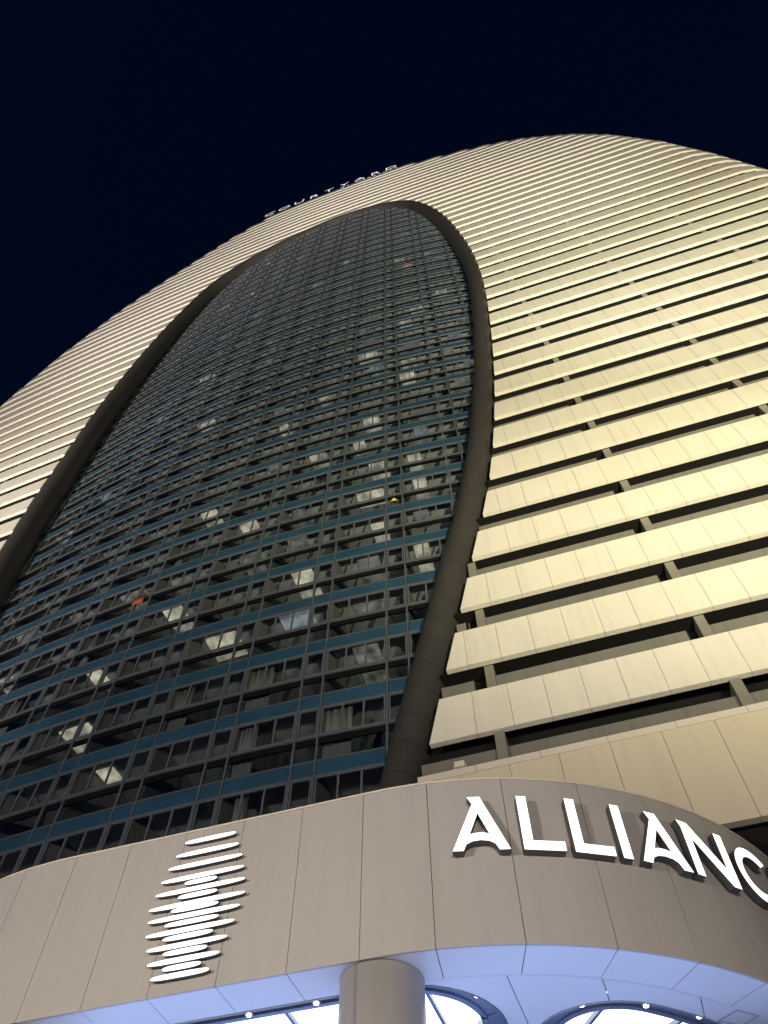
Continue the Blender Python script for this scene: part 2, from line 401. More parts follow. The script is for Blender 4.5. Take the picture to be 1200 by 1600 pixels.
# --- base band behind the canopy (large panels and a coping)
base_panels = []; cop = []
for side in 'RL':
    if side == 'R':
        P = Path([(-5.1+i*1.5, 19.15) for i in range(26)]); l0, l1 = 0, P.l[-1]; ph = (-2.16+5.1) % 1.545
    else:
        P = Path([(-62+i*1.5, 19.15+max(0, (-5+62-i*1.5))**2/980) for i in range(26)]); l0, l1 = 0, P.l[-1]; ph = .4
    panel_run(P, None, l0, l1, None, None, 12.98, 16.31, .25, 1.545, ph, base_panels, None)
    panel_run(P, None, l0, l1, None, None, 16.325, 16.58, .27, 2.06, ph+.5, cop, None)
    mb = MB(); v, f = sweep(P, l0, l1, [(.26, 16.35), (.26, 16.5), (1.2, 16.5), (1.2, 16.35)], 3); mb.add(v, f, 0)
    v, f = sweep(P, l0, l1, [(1.1, 16.4), (1.1, 18.6), (1.25, 18.6), (1.25, 16.4)], 3); mb.add(v, f, 0)
    v, f = sweep(P, l0, l1, [(.55, 16.4), (.55, 17.5), (.68, 17.5), (.68, 16.4)], 3); mb.add(v, f, 1)  # grey strip against the dark wall, lit and shaded parts by colour
    v, f = sweep(P, l0, l1, [(.5, -1.6), (.5, 13.1), (.7, 13.1), (.7, -1.6)], 3); mb.add(v, f, 0)
    tp('base_wall', tower_mesh(mb, 'base_wall', [M['dark'], M['parapet']]), (AX, 30, 0))
spread(base_panels, 'base_panel', 'far_base_panels', M['base'])
spread(cop, 'coping_piece', 'far_coping', M['coping'])
for q in (-2.35, 5.24, 12.83):
    mb = MB(); mb.box(q-.17, q+.17, 19.5, 20.3, EZ(16.45), EZ(18.03)); tp('bracket', tower_mesh(mb, 'bracket', M['bracket']), (AX, 30, 0))

# ------------------------------------------------------------------ glass front
Z0, NF0, NF1 = 18.9, -2, 34                  # floor level of storey 0 and the range of storeys
WB, NBW = 2.65, .90; PER = 3.55
main_m = [-6.37+PER*k for k in range(-10, 4)] # main mullions; the narrow bay lies right of each
def inside(s, z, marg=0.0):
    e = egg_span(z)
    return e is not None and e[0]-marg < s < e[1]+marg
def vis(s, z):
    return size_in_view(s, d_glass(s), EZ(z))
# local shapes (x along the front, y inwards, z up from floor level)
def vf_box(*a): return boxv(*a), BOXF
def vf_join(l):
    mb = MB(); [mb.box(*a) for a in l]; return mb.v, mb.f
def win_shape(wd, ns):
    t = .055; L = [(-wd/2, wd/2, -.01, .07, 1.19, 1.25), (-wd/2, wd/2, -.01, .07, 2.50, 2.56), (-wd/2, -wd/2+t, -.008, .068, 1.25, 2.50), (wd/2-t, wd/2, -.008, .068, 1.25, 2.50)]
    for i in range(1, ns):
        x = -wd/2+wd*i/ns; L.append((x-.035, x+.035, -.012, .06, 1.25, 2.50))
    return vf_join(L)
FR_W, FR_N = win_shape(WB-.13, 3), win_shape(NBW-.13, 1)
SASH = (WB-.13-.11)/3
PANE_W = vf_box(-SASH/2+.03, SASH/2-.03, .02, .035, 1.25, 2.50); PANE_N = vf_box(-.33, .33, .02, .035, 1.25, 2.50)
LOW_W = vf_box(-WB/2+.07, WB/2-.07, .02, .04, .03, .78); LOW_N = vf_box(-NBW/2+.07, NBW/2-.07, .02, .04, .03, .78)
SP_W = vf_box(-WB/2+.062, WB/2-.062, .0, .05, 2.65, 3.25); SP_N = vf_box(-NBW/2+.062, NBW/2-.062, .0, .05, 2.65, 3.25)
def place(s): return (s, d_glass(s)), a_glass(s)
kinds = {k: [] for k in ('window_frame', 'window_pane', 'lower_pane', 'spandrel_panel')}
rooms = []
for n in range(NF0, NF1):
    zf = Z0+PH*n
    for mk in main_m:
        for wide in (True, False):
            c = mk-WB/2 if wide else mk+NBW/2
            (x, y), rz = place(c)
            if not (inside(c, zf+1.9, .5 if wide else .3) or inside(c, zf+.4, .5 if wide else .3)): continue
            sco = vis(c, zf+1.6); loc = (x, y, EZ(zf))
            if zf+2.9 < ZTOP_EGG-.6:
                kinds['window_frame'].append((sco, 'FW' if wide else 'FN', loc, rz))
                for i in ((-1, 0, 1) if wide else (0,)):
                    q = (x+math.cos(rz)*i*SASH, y+math.sin(rz)*i*SASH, EZ(zf))
                    kinds['window_pane'].append((vis(c+i*SASH, zf+1.6), 'PW' if wide else 'PN', q, rz))
                kinds['spandrel_panel'].append((sco, 'SW' if wide else 'SN', loc, rz))
            kinds['lower_pane'].append((sco, 'LW' if wide else 'LN', loc, rz))
            rooms.append((n, mk, wide, c))
SH = dict(FW=FR_W, FN=FR_N, PW=PANE_W, PN=PANE_N, LW=LOW_W, LN=LOW_N, SW=SP_W, SN=SP_N)
MT = dict(window_frame=M['frame'], window_pane=M['glass'], lower_pane=M['glass2'], spandrel_panel=M['blue'])
for kind, items in kinds.items():
    items.sort(key=lambda q: -q[0]); me = {}; rest = MB()
    for i, (sco, sh, loc, rz) in enumerate(items):
        if i < 300 and sco > 0:
            if sh not in me: me[sh] = mesh(kind, *SH[sh], MT[kind])
            tp(kind, me[sh], loc, rz)
        else: rest.at(SH[sh], loc, rz)
    o = tp('upper_'+kind+'s', tower_mesh(rest, 'upper_'+kind+'s', [MT[kind]]), (AX, 30, 0)); tag(o, kind='stuff')

def glass_strip(s0, s1, y0, y1, z0, z1, seg=3.55):
    n = max(1, int((s1-s0)/1.775)); v = []; f = []
    for i in range(n+1):
        s = s0+(s1-s0)*i/n; a = a_glass(s); d = d_glass(s); nx, ny = -math.sin(a), math.cos(a)
        v += [(s+nx*y0, d+ny*y0, EZ(z0)), (s+nx*y0, d+ny*y0, EZ(z1)), (s+nx*y1, d+ny*y1, EZ(z1)), (s+nx*y1, d+ny*y1, EZ(z0))]
    for i in range(n):
        for j in range(4):
            a, b = i*4+j, i*4+(j+1) % 4; f.append((a, a+4, b+4, b))
    f += [(0, 1, 2, 3), (n*4+3, n*4+2, n*4+1, n*4)]
    return v, f
for n in range(NF0, NF1+1):
    zf = Z0+PH*n
    for z0, z1, y0, y1, nm, m in ((1.09, 1.18, -.015, .028, 'transom', 'mull'), (.79, 1.085, .03, .10, 'transom_shade', 'shade_strip'), (2.57, 2.64, -.018, .03, 'transom', 'mull'), (3.26, 3.32, -.015, .03, 'transom', 'mull')):  # the black strip below the middle transom is its shadow put into colour
        e = egg_span(zf+z0)
        if e is None or e[1]-e[0] < 2: continue
        v, f = glass_strip(e[0]-.2, e[1]+.2, y0, y1, zf+z0, zf+z1); tp(nm, mesh(nm, loc_v(v), f, M[m]), (AX, 30, 0))
    e = egg_span(zf-.1) or None
    if e and e[1]-e[0] > 3:
        v, f = glass_strip(e[0]-.1, e[1]+.1, .12, 4.6, zf-.22, zf-.02); tp('floor_slab', mesh('floor_slab', loc_v(v), f, M['ceil']), (AX, 30, 0))
def egg_heights(s):
    zs = []
    for (s0, z0), (s1, z1) in zip(EGG, EGG[1:]):
        if (s0-s)*(s1-s) <= 0 and s0 != s1: zs.append(z0+(z1-z0)*(s-s0)/(s1-s0))
    if not zs: return None
    if len(zs) == 1: return (13.5, zs[0])
    return (min(zs) if min(zs) > 20 and (s > -3 or s < -30) else 13.0, max(zs))
for mk in main_m:
    for ds, wd in ((0, .085), (NBW, .075)):
        s = mk+ds; h = egg_heights(s)
        if h is None or h[1]-h[0] < 3: continue
        rz = a_glass(s)
        tp('mullion', mesh('mullion', boxv(-wd/2, wd/2, -.03, .09, EZ(h[0]), EZ(h[1])), BOXF, M['mull']), (s, d_glass(s), 0), rz)
        if ds: tp('partition_wall', mesh('partition_wall', boxv(-.08, .08, .14, 4.4, EZ(h[0]), EZ(h[1]-.5)), BOXF, M['wall']), (s, d_glass(s), 0), rz)
# back wall of the rooms, storey by storey
for n in range(NF0, NF1):
    zf = Z0+PH*n; e = egg_span(zf+1.5)
    if e is None: continue
    v, f = glass_strip(e[0]-.2, e[1]+.2, 4.2, 4.4, zf-.02, zf+PH-.22); tp('room_back_wall', mesh('room_back_wall', loc_v(v), f, M['wall']), (AX, 30, 0))

# lit rooms seen in the photograph: (distance along the front, height) of each bright ceiling
LIT = [(-10.6, 30.6, 1), (-4.3, 31.0, 1), (-4.2, 37.2, 1), (-7.2, 37.0, 1), (-4.6, 40.6, 1), (-6.9, 40.8, 1), (-7.6, 47.6, 1), (-7.6, 44.2, 1), (-11.3, 45.0, 1), (-17.3, 41.0, 1), (-19.2, 40.6, 1),
       (-13.0, 31.5, 1), (-12.0, 37.0, 2), (-13.8, 36.5, 1), (-22.8, 25.8, 1), (-20.2, 25.2, 1), (-19.4, 22.0, 1), (-18.4, 30.7, 1), (-11.6, 52.3, 1), (-13.4, 51.5, 1), (-4.0, 54.3, 1), (-4.1, 57.6, 1),
       (-3.9, 60.8, 2), (-6.9, 59.5, 1), (-6.8, 62.8, 2), (-4.2, 67.3, 1), (-4.4, 70.6, 1), (-4.3, 74.0, 2), (-1.0, 57.6, 2), (-4.0, 87.3, 3), (-2.6, 47.6, 2), (-16.0, 34.2, 2), (-19.8, 34.0, 2),
       (-23.5, 33.9, 2), (-26.8, 34.2, 2), (-27.2, 40.8, 2), (-20.5, 47.5, 2), (-23.6, 54.3, 2), (-16.2, 57.5, 2), (-16.4, 64.0, 2), (-13.0, 67.4, 2), (-9.6, 77.2, 2), (-11.8, 84.0, 2), (-18.2, 71.0, 2),
       (-19.8, 84.0, 2), (-20.0, 87.3, 2), (-20.2, 90.6, 2), (-20.0, 93.8, 2), (-22.8, 97.3, 2), (-23.1, 77.0, 2), (-1.2, 64.2, 2), (-1.0, 93.8, 2), (-8.2, 90.5, 2), (-7.6, 100.5, 2), (-13.1, 44.0, 2), (-8.5, 24.1, 2)]
def SQ(zf): return min(1.0, 28/max(zf, 1))     # higher rooms show only the ceiling next to the glass
rl = random.Random(5)
for q in range(130):
    LIT.append((-34+35*rl.random(), 24+94*rl.random()**.9, rl.choice((2, 2, 2, 4, 1))))
LITM = {1: M['e_lit'], 2: M['e_lit2'], 3: M['e_red'], 4: M['e_lit3']}; done = set()
for s, z, kd in LIT:
    n = int((z-Z0)//PH); zf = Z0+PH*n
    if n == 5 and -9.5 < s < -2.5 and kd == 2: continue
    mk = min(main_m, key=lambda q: abs(q-WB/2-s)); c = mk-WB/2
    if (n, mk) in done or not inside(c, zf+2, -.5): continue
    done.add((n, mk)); rnd = random.Random(int(s*100+z)); wdt = rnd.choice((.75, .8, 1.1, 1.6)); x0 = -WB/2+.1+rnd.random()*(WB-.2-wdt); x1 = x0+wdt; dp = rnd.choice((1.0, 1.5, 2.4)); d0_ = rnd.choice((.42, .6, .8))
    me = mesh('lit_ceiling', boxv(x0, x1, d0_*SQ(zf), d0_*SQ(zf)+dp, PH-.29, PH-.24), BOXF, LITM[kd])
    tp('lit_ceiling', me, (c, d_glass(c), EZ(zf)), a_glass(c))
# curtains
def curtain_vf(wd, h):
    v = []; f = []; n = 14
    for i in range(n+1):
        x = -wd/2+wd*i/n; y = .04*math.sin(i*1.9)+.02*math.sin(i*.7)
        v += [(x, y, .05), (x, y, h), (x, y+.01, h), (x, y+.01, .05)]
    for i in range(n):
        for j in range(4):
            a, b = i*4+j, i*4+(j+1) % 4; f.append((a, a+4, b+4, b))
    return v, f
CUR = [mesh('curtain', *curtain_vf(wd, 2.75), M['curtain'], smooth=True) for wd in (.5, .8, 1.2)]
rnd = random.Random(21)
cand = [r for r in rooms if r[0] < 14 and r[2] and (r[0], r[1]) not in done and inside(r[3], Z0+PH*r[0]+1, -1)]
for n, mk, wide, c in rnd.sample(cand, min(26, len(cand))):
    x = rnd.choice((-1, 1))*(.55+.4*rnd.random()); a = a_glass(c)
    tp('curtain', rnd.choice(CUR), (c+math.cos(a)*x-math.sin(a)*.3, d_glass(c)+math.sin(a)*x+math.cos(a)*.3, EZ(Z0+PH*n)), a)

# unseen glowing panes added as lobby glazing to light the canopy soffit blue
for i in range(12):
    s = -18.5+i*2.0
    mb = MB(); mb.box(s+.06, s+1.94, 19.3, 19.36, .4, 6.6); tp('lobby_glow_pane', tower_mesh(mb, 'lobby_glow_pane', M['e_lobby']), (AX, 30, 0))

# ------------------------------------------------------------------ entrance canopy
CZ0, CZ1 = 8.17, 11.95; AS, AR = -4.8, 9.5; CX = -8.8
canopy = empty('entrance_canopy', (CX, 14, 0))
tag(canopy, 'taupe panelled entrance canopy with rounded corners over a blue-lit soffit', 'canopy')
def cp(name, me, loc=(-8.8, 14, 0), rz=0.0): return obj(name, me, canopy, (loc[0]-CX, loc[1]-14, loc[2]), rz)
def cv(v): return [(x-CX, y-14, z) for x, y, z in v]
pts = [(2*CX-(AS+AR), 27.5)]
for i in range(36, -1, -1):
    a = math.pi/2*i/36; pts.append((2*CX-(AS+AR*math.sin(a)), 14+AR-AR*math.cos(a)))
for i in range(1, 9): pts.append((2*CX-AS+(AS-(2*CX-AS))*i/8, 14))
for i in range(1, 37):
    a = math.pi/2*i/36; pts.append((AS+AR*math.sin(a), 14+AR-AR*math.cos(a)))
pts.append((AS+AR, 27.5))
CP = Path(pts); lc = CP.l[-1]/2              # lc: middle of the front
l_t = lc+(AS-CX)                             # start of the right-hand curve
jr = [-.0]
jl = [l_t+1.25+q for q in (0, 1.70, 3.46, 5.16, 6.80, 8.5, 10.2, 11.9, 13.6, 15.3, 17)]
js = sorted([l_t+1.25-1.5*k for k in range(1, 7)]+jl+[lc-(x-lc) for x in jl if lc-(x-lc) < l_t+1.25-1.5*6-.5])
for a, b in zip(js, js[1:]):
    if b > CP.l[-1] or a < 0: continue
    v, f = sweep(CP, a+.007, b-.007, [(0, CZ0), (0, CZ1), (.05, CZ1), (.05, CZ0)], .25); cp('fascia_panel', mesh('fascia_panel', cv(v), f, M['fascia']))
    v, f = sweep(CP, a+.009, b-.009, [(.03, CZ0+.003), (.03, CZ0+.03), (1.05, CZ0+.03), (1.05, CZ0+.003)], .25); cp('soffit_edge_panel', mesh('soffit_edge_panel', cv(v), f, M['soffit']))
    v, f = sweep(CP, a+.003, b-.003, [(-.02, CZ1+.004), (-.02, CZ1+.05), (.35, CZ1+.05), (.35, CZ1+.004)], .25); cp('coping_piece', mesh('coping_piece', cv(v), f, M['coping']))
v, f = sweep(CP, .1, CP.l[-1]-.1, [(.07, CZ0+.04), (.07, CZ1-.02), (.2, CZ1-.02), (.2, CZ0+.04)], .4); cp('fascia_backing', mesh('fascia_backing', cv(v), f, M['dark']))
v, f = sweep(CP, .1, CP.l[-1]-.1, [(.1, CZ0+.05), (.1, CZ0+.09), (1.2, CZ0+.09), (1.2, CZ0+.05)], .4); cp('soffit_backing', mesh('soffit_backing', cv(v), f, M['dark']))
# inner soffit: panels between joints, cut round the skylights
def rrect(x0, x1, y0, y1, r, n=10):
    out = []
    for cx, cy, a0 in ((x1-r, y0+r, -90), (x1-r, y1-r, 0), (x0+r, y1-r, 90), (x0+r, y0+r, 180)):
        for i in range(n+1):
            a = R(a0+90*i/n); out.append((cx+r*math.cos(a), cy+r*math.sin(a)))
    return out
def densify(p, step=.25):
    out = []
    for a, b in zip(p, p[1:]+p[:1]):
        n = max(1, int(math.dist(a, b)/step)); out += [(a[0]+(b[0]-a[0])*i/n, a[1]+(b[1]-a[1])*i/n) for i in range(n)]
    return out
def polar_shape(inset, sgn):
    # rounded shape bent along the canopy curve: x = arc length at mid radius, y = radius
    mr = 5.98; p = densify(rrect(-2.85+inset, 2.85-inset, -1.88+inset, 1.88-inset, 1.7-inset*.9)); out = []
    for x, y in p:
        ph = R(49.5)+x/mr; r = mr-y
        sx = AS+r*math.sin(ph); sx = sx if sgn > 0 else 2*CX-sx; out.append((sx, 14+AR-r*math.cos(ph)))
    return out
def sky_mid(inset): return densify(rrect(2*CX+2.88+inset, -2.88-inset, 15.07+inset, 19.0-inset, 2.0-inset*.9))
SKY = [sky_mid, lambda i: polar_shape(i, 1), lambda i: polar_shape(i, -1)]
def in_poly(p, poly):
    c = False; x, y = p
    for (x0, y0), (x1, y1) in zip(poly, poly[1:]+poly[:1]):
        if (y0 > y) != (y1 > y) and x < (x1-x0)*(y-y0)/(y1-y0)+x0: c = not c
    return c
holes = [f_(0.0) for f_ in SKY]
outer = []
for i in range(121):
    p = CP.at(.4+(CP.l[-1]-.8)*i/120, 1.062); outer.append((p.x, p.y))
joints = [-2.5+1.75*k for k in range(-11, 5)]
V = []; E_ = []
def addloop(l):
    n = len(V); V.extend(Vector(p) for p in l); E_.extend((n+i, n+(i+1) % len(l)) for i in range(len(l)))
addloop(outer); [addloop(h) for h in holes]
for x in joints:
    for q in (-.009, .009):
        n = len(V); V.extend((Vector((x+q, 13)), Vector((x+q, 29)))); E_.append((n, n+1))
rv, re, rf, *_ = delaunay_2d_cdt(V, E_, [], 0, 1e-5)
byp = {}
for t in rf:
    c = sum((rv[i] for i in t), Vector((0, 0)))/len(t)
    if not in_poly(c, outer) or any(in_poly(c, h) for h in holes): continue
    if any(abs(c.x-x) < .009 for x in joints): continue
    byp.setdefault(sum(c.x > x for x in joints), []).append(t)
def islands(tris):
    par = {}
    def find(i):
        while par.setdefault(i, i) != i: i = par[i]
        return i
    for q in tris:
        for i in q[1:]: par[find(i)] = find(q[0])
    out = {}
    for q in tris: out.setdefault(find(q[0]), []).append(q)
    return list(out.values())
for k, alltris in sorted(byp.items()):
  for tris in islands(alltris):
    idx = {}; v = []; f = []
    for t in tris:
        for i in t:
            if i not in idx: idx[i] = len(v); v.append((rv[i].x-CX, rv[i].y-14, EZ(CZ0+.006)))
        q = [idx[i] for i in t]
        f.append(tuple(q) if (rv[t[1]]-rv[t[0]]).cross(rv[t[2]]-rv[t[0]]) < 0 else tuple(q[::-1]))
    nv = len(v); v += [(a, b, c+.03) for a, b, c in v]; f += [tuple(i+nv for i in reversed(q)) for q in f]
    cp('soffit_panel', mesh('soffit_panel', v, f, M['soffit']))
# skylights: recessed ring, luminous panels, bars
def ring_mesh(name, loops, m, parent_fn):
    v = []; f = []; n = len(loops[0][0])
    for l, z in loops: v += [(x-CX, y-14, EZ(z)) for x, y in l]
    for i in range(len(loops)-1):
        for j in range(n):
            a, b = i*n+j, i*n+(j+1) % n; f.append((a, b, b+n, a+n))
    return parent_fn(name, mesh(name, v, f, m))
for fi, fn in enumerate(SKY):
    n0 = fn(0.0)
    def resample(p, n=140):
        L = [0]; q = p+p[:1]
        for a, b in zip(q, q[1:]): L.append(L[-1]+math.dist(a, b))
        out = []; i = 0
        for k in range(n):
            t = L[-1]*k/n
            while L[i+1] < t: i += 1
            w_ = (t-L[i])/(L[i+1]-L[i]+1e-9); out.append((q[i][0]+(q[i+1][0]-q[i][0])*w_, q[i][1]+(q[i+1][1]-q[i][1])*w_))
        return out
    A, B, C_ = resample(fn(.012)), resample(fn(.40)), resample(fn(.52))
    def near(l0, l1): 
        j = min(range(len(l1)), key=lambda j: math.dist(l0[0], l1[j])); return l1[j:]+l1[:j]
    B = near(A, B); C_ = near(B, C_)
    fr = ring_mesh('skylight_frame', [(A, CZ0-.02), (A, CZ0+.16), (B, CZ0+.16), (B, CZ0+.11), (C_, CZ0+.11), (C_, CZ0+.42)], M['ring'], cp)
    n = len(C_); cx = sum(p[0] for p in C_)/n; cy = sum(p[1] for p in C_)/n
    v = [(x-CX, y-14, EZ(CZ0+.40)) for x, y in B]
    o = obj('luminous_panel', mesh('luminous_panel', v, [tuple(range(n))[::-1]], M['e_sky']), fr)
    # bars
    if fi == 0: bars = [(x, 15.0, x, 19.1) for x in (-13.4, -11.9, -10.4, -7.35, -5.8, -4.3)]
    else:
        bars = []
        for ph in (27, 34, 49, 64):
            q = [(AS+r*math.sin(R(ph)), 14+AR-r*math.cos(R(ph))) for r in (4.2, 7.8)]
            if fi == 2: q = [(2*CX-a, b) for a, b in q]
            bars.append((*q[1], *q[0]))
    for x0, y0, x1, y1 in bars:
        t = Vector((x1-x0, y1-y0)).normalized(); nn = Vector((-t.y, t.x))*.035
        ins = [k/60 for k in range(61) if in_poly((x0+(x1-x0)*k/60, y0+(y1-y0)*k/60), B)]
        if len(ins) < 2: continue
        a = Vector((x0, y0)).lerp(Vector((x1, y1)), ins[0]); b = Vector((x0, y0)).lerp(Vector((x1, y1)), ins[-1])
        vv = []
        for z in (CZ0+.29, CZ0+.385):
            for p in (a-nn, b-nn, b+nn, a+nn): vv.append((p.x-CX, p.y-14, EZ(z)))
        obj('glazing_bar', mesh('glazing_bar', vv, BOXF, M['ring']), fr)
def disc(r, h, n=14):
    v = [(r*math.cos(2*math.pi*i/n), r*math.sin(2*math.pi*i/n), z) for z in (0, h) for i in range(n)]
    return v, [tuple(range(n))[::-1], tuple(range(n, 2*n))]+[(i, (i+1) % n, (i+1) % n+n, i+n) for i in range(n)]
SPOTS = [(-6.42, 15.32), (-7.9, 15.32), (-9.4, 15.32), (-3.25, 16.05), (-1.32, 17.05), (-.08, 17.48), (.9, 18.25)]
dm = mesh('downlight', *disc(.10, .10), M['steel']); lm = mesh('lens', *disc(.05, .03), M['e_spot'])
for x, y in SPOTS:
    o = cp('downlight', dm, (x, y, EZ(CZ0+.07))); q = obj('lens', lm, o, (0, 0, -.025))
# access hatch in the soffit
hv = [(1.24, 18.40), (1.66, 18.08), (2.06, 18.45), (1.71, 18.75)]
hm = MB(); cxh = sum(p[0] for p in hv)/4; cyh = sum(p[1] for p in hv)/4
for (a, b), (c, d) in zip(hv, hv[1:]+hv[:1]):
    ia = (cxh+(a-cxh)*.94, cyh+(b-cyh)*.94); ic = (cxh+(c-cxh)*.94, cyh+(d-cyh)*.94)
    hm.add([(x-CX, y-14, EZ(z)) for z in (CZ0-.006, CZ0+.004) for x, y in ((a, b), (c, d), ic, ia)], BOXF)
cp('access_hatch', hm.mesh('access_hatch', M['ring']))
# roof of the canopy
n = len(CP.p); rr = [CP.at(l, .3) for l in CP.l]
v = [(p.x-CX, p.y-14, EZ(CZ1-.25)) for p in rr]+[(p.x-CX, p.y-14, EZ(CZ1-.1)) for p in rr]
cp('roof_deck', mesh('roof_deck', v, [tuple(range(n))[::-1], tuple(range(n, 2*n))]+[(i, (i+1) % n, (i+1) % n+n, i+n) for i in range(n)], M['dark']))
# columns: round, each clad in curved sheets with open joints
def column(x, y, r=.83):
    me = MB(); N = 48; top = EZ(CZ0)-.012
    for q in range(3):
        a0 = R(-108+120*q)+.004; a1 = R(-108+120*(q+1))-.004
        sv = []
        for i in range(17):
            a = a0+(a1-a0)*i/16
            for rr_, z in ((r, 0), (r, top), (r-.03, top), (r-.03, 0)): sv.append((rr_*math.cos(a), rr_*math.sin(a), z))
        sf = []
        for i in range(16):
            for j in range(4): sf.append((i*4+j, i*4+4+j, i*4+4+(j+1) % 4, i*4+(j+1) % 4))
        sf += [(0, 1, 2, 3)[::-1], (67, 66, 65, 64)[::-1]]
        m_ = mesh('column_cladding', sv, sf, M['fascia'], smooth=False)
        yield m_
for x in (-4.87, 2*CX+4.87):
    core = cp('column', mesh('column', *disc(.78, EZ(CZ0)+.02, 40), M['dark']), (x, 14.88, 0))
    for m_ in column(x, 14.88):
        for p in m_.polygons: p.use_smooth = abs(p.normal.z) < .5
        obj('column_cladding', m_, core)

# ------------------------------------------------------------------ logo of light bars
logo = empty('logo_sign', (-8.8, 13.9, EZ(8.4)))
tag(logo, 'white glowing egg-shaped logo of stacked slim bars on the canopy front', 'logo sign')
LB = [((-9.46, 11.58), -8.15), ((-9.61, 11.26), -8.03), ((-9.73, 10.95), -7.88), ((-9.83, 10.64), -7.79), ((-9.89, 10.33), -7.71), ((-9.96, 10.0), -7.65), ((-9.90, 9.72), -7.73), ((-9.86, 9.40), -7.79), ((-9.75, 9.08), -7.90), ((-9.64, 8.77), -8.01), ((-9.48, 8.46), -8.17),
      ((-9.21, 10.50), -8.42), ((-9.29, 10.18), -8.35), ((-9.39, 9.88), -8.26), ((-9.46, 9.57), -8.19), ((-9.42, 9.26), -8.26), ((-9.33, 8.94), -8.32), ((-9.26, 8.62), -8.39)]
def extrude(poly, hole, y0, y1, name):
    """flat outline (x,z) with optional holes -> solid with glowing front and dark returns"""
    V2 = []; E2 = []
    for l in [poly]+hole:
        n = len(V2); V2 += [Vector(p) for p in l]; E2 += [(n+i, n+(i+1) % len(l)) for i in range(len(l))]
    a, b, c, *_ = delaunay_2d_cdt(V2, E2, [], 0, 1e-6)
    tri = []
    for t in c:
        m_ = sum((a[i] for i in t), Vector((0, 0)))/len(t)
        if in_poly(m_, poly) and not any(in_poly(m_, h) for h in hole): tri.append(t)
    n = len(a); v = [(p.x, y0, p.y) for p in a]+[(p.x, y1, p.y) for p in a]; f = []; fm = []
    for t in tri:
        t = list(t)
        if (a[t[1]]-a[t[0]]).cross(a[t[2]]-a[t[0]]) < 0: t = t[::-1]
        f.append(tuple(t)); fm.append(0); f.append(tuple(i+n for i in reversed(t))); fm.append(1)
    ed = {}
    for t in tri:
        for i in range(len(t)):
            e = (t[i], t[(i+1) % len(t)]); k = tuple(sorted(e)); ed[k] = ed.get(k, 0)+1
    for (i, j), cnt in ed.items():
        if cnt == 1: f.append((i, j, j+n, i+n)); fm.append(1)
    return mesh(name, v, f, [M['e_sign'], M['side']], fm)
for (x0, z), x1 in LB:
    L = x1-x0; h = .057; out = []
    for i in range(28):
        a = 2*math.pi*i/28; c, s_ = math.cos(a), math.sin(a)
        out.append((L/2*math.copysign(abs(c)**.68, c), h*math.copysign(abs(s_)**.7, s_)))
    obj('light_bar', extrude(out, [], -.03, .03, 'light_bar'), logo, ((x0+x1)/2+8.8, 0, z-8.4))
# stand-off pins behind the bars
pin = MB()
for (x0, z), x1 in LB:
    for q in (.25, .75):
        x = x0+(x1-x0)*q; pin.box(x-.012+8.8, x+.012+8.8, .03, .11, z-8.4-.012, z-8.4+.012)
obj('mounting_pins', pin.mesh('mounting_pins', M['side']), logo)

# ------------------------------------------------------------------ canopy lettering
H = 1.32; ST = .215
GA = ([(0, 0), (.50, 1.14), (.40, 1.32), (.68, 1.32), (1.2, 0), (.975, 0), (.90, .145), (.78, .215), (.60, .24), (.42, .215), (.29, .145), (.225, 0)], [[(.385, .385), (.60, .90), (.80, .385), (.70, .41), (.60, .42), (.48, .41)]])
GL = ([(0, 0), (0, H), (ST, H), (ST, .22), (.88, .22), (.88, 0)], [])
GI = ([(0, 0), (0, H), (ST, H), (ST, 0)], [])
GN = ([(0, 0), (.0, 1.16), (-.08, H), (.22, H), (.985, .40), (.985, H), (1.2, H), (1.2, 0), (.99, 0), (.215, .93), (.215, 0)], [])
co = [(.66+.66*math.cos(R(a)), .66+.66*math.sin(R(a))) for a in range(42, 319, 8)]; ci = [(.66+.44*math.cos(R(a)), .66+.44*math.sin(R(a))) for a in range(318, 41, -8)]
GCc = (co+ci, [])
GE = ([(0, 0), (0, H), (.82, H), (.82, H-.21), (ST, H-.21), (ST, .77), (.72, .77), (.72, .56), (ST, .56), (ST, .21), (.82, .21), (.82, 0)], [])
sign = empty('fascia_lettering', (0, 15, EZ(10.0)))
tag(sign, 'large white illuminated capital letters curving along the right side of the canopy', 'sign')
for gl, l0, wd in ((GA, 1.72, 1.2), (GL, 3.17, .88), (GL, 4.22, .88), (GI, 5.25, .215), (GA, 5.66, 1.2), (GN, 6.94, 1.2), (GCc, 8.32, 1.2), (GE, 9.9, .82)):
    lm_ = l_t+l0+wd/2; p = CP.at(lm_, -.13); q = CP.at(lm_, 0); nv_ = (p-q).normalized(); ang = math.atan2(nv_.x, -nv_.y)
    poly = [(x-wd/2, z) for x, z in gl[0]]; hol = [[(x-wd/2, z) for x, z in h] for h in gl[1]]
    obj('letter', extrude(poly, hol, -.09, .09, 'letter'), sign, (p.x, p.y-15, 0), ang)
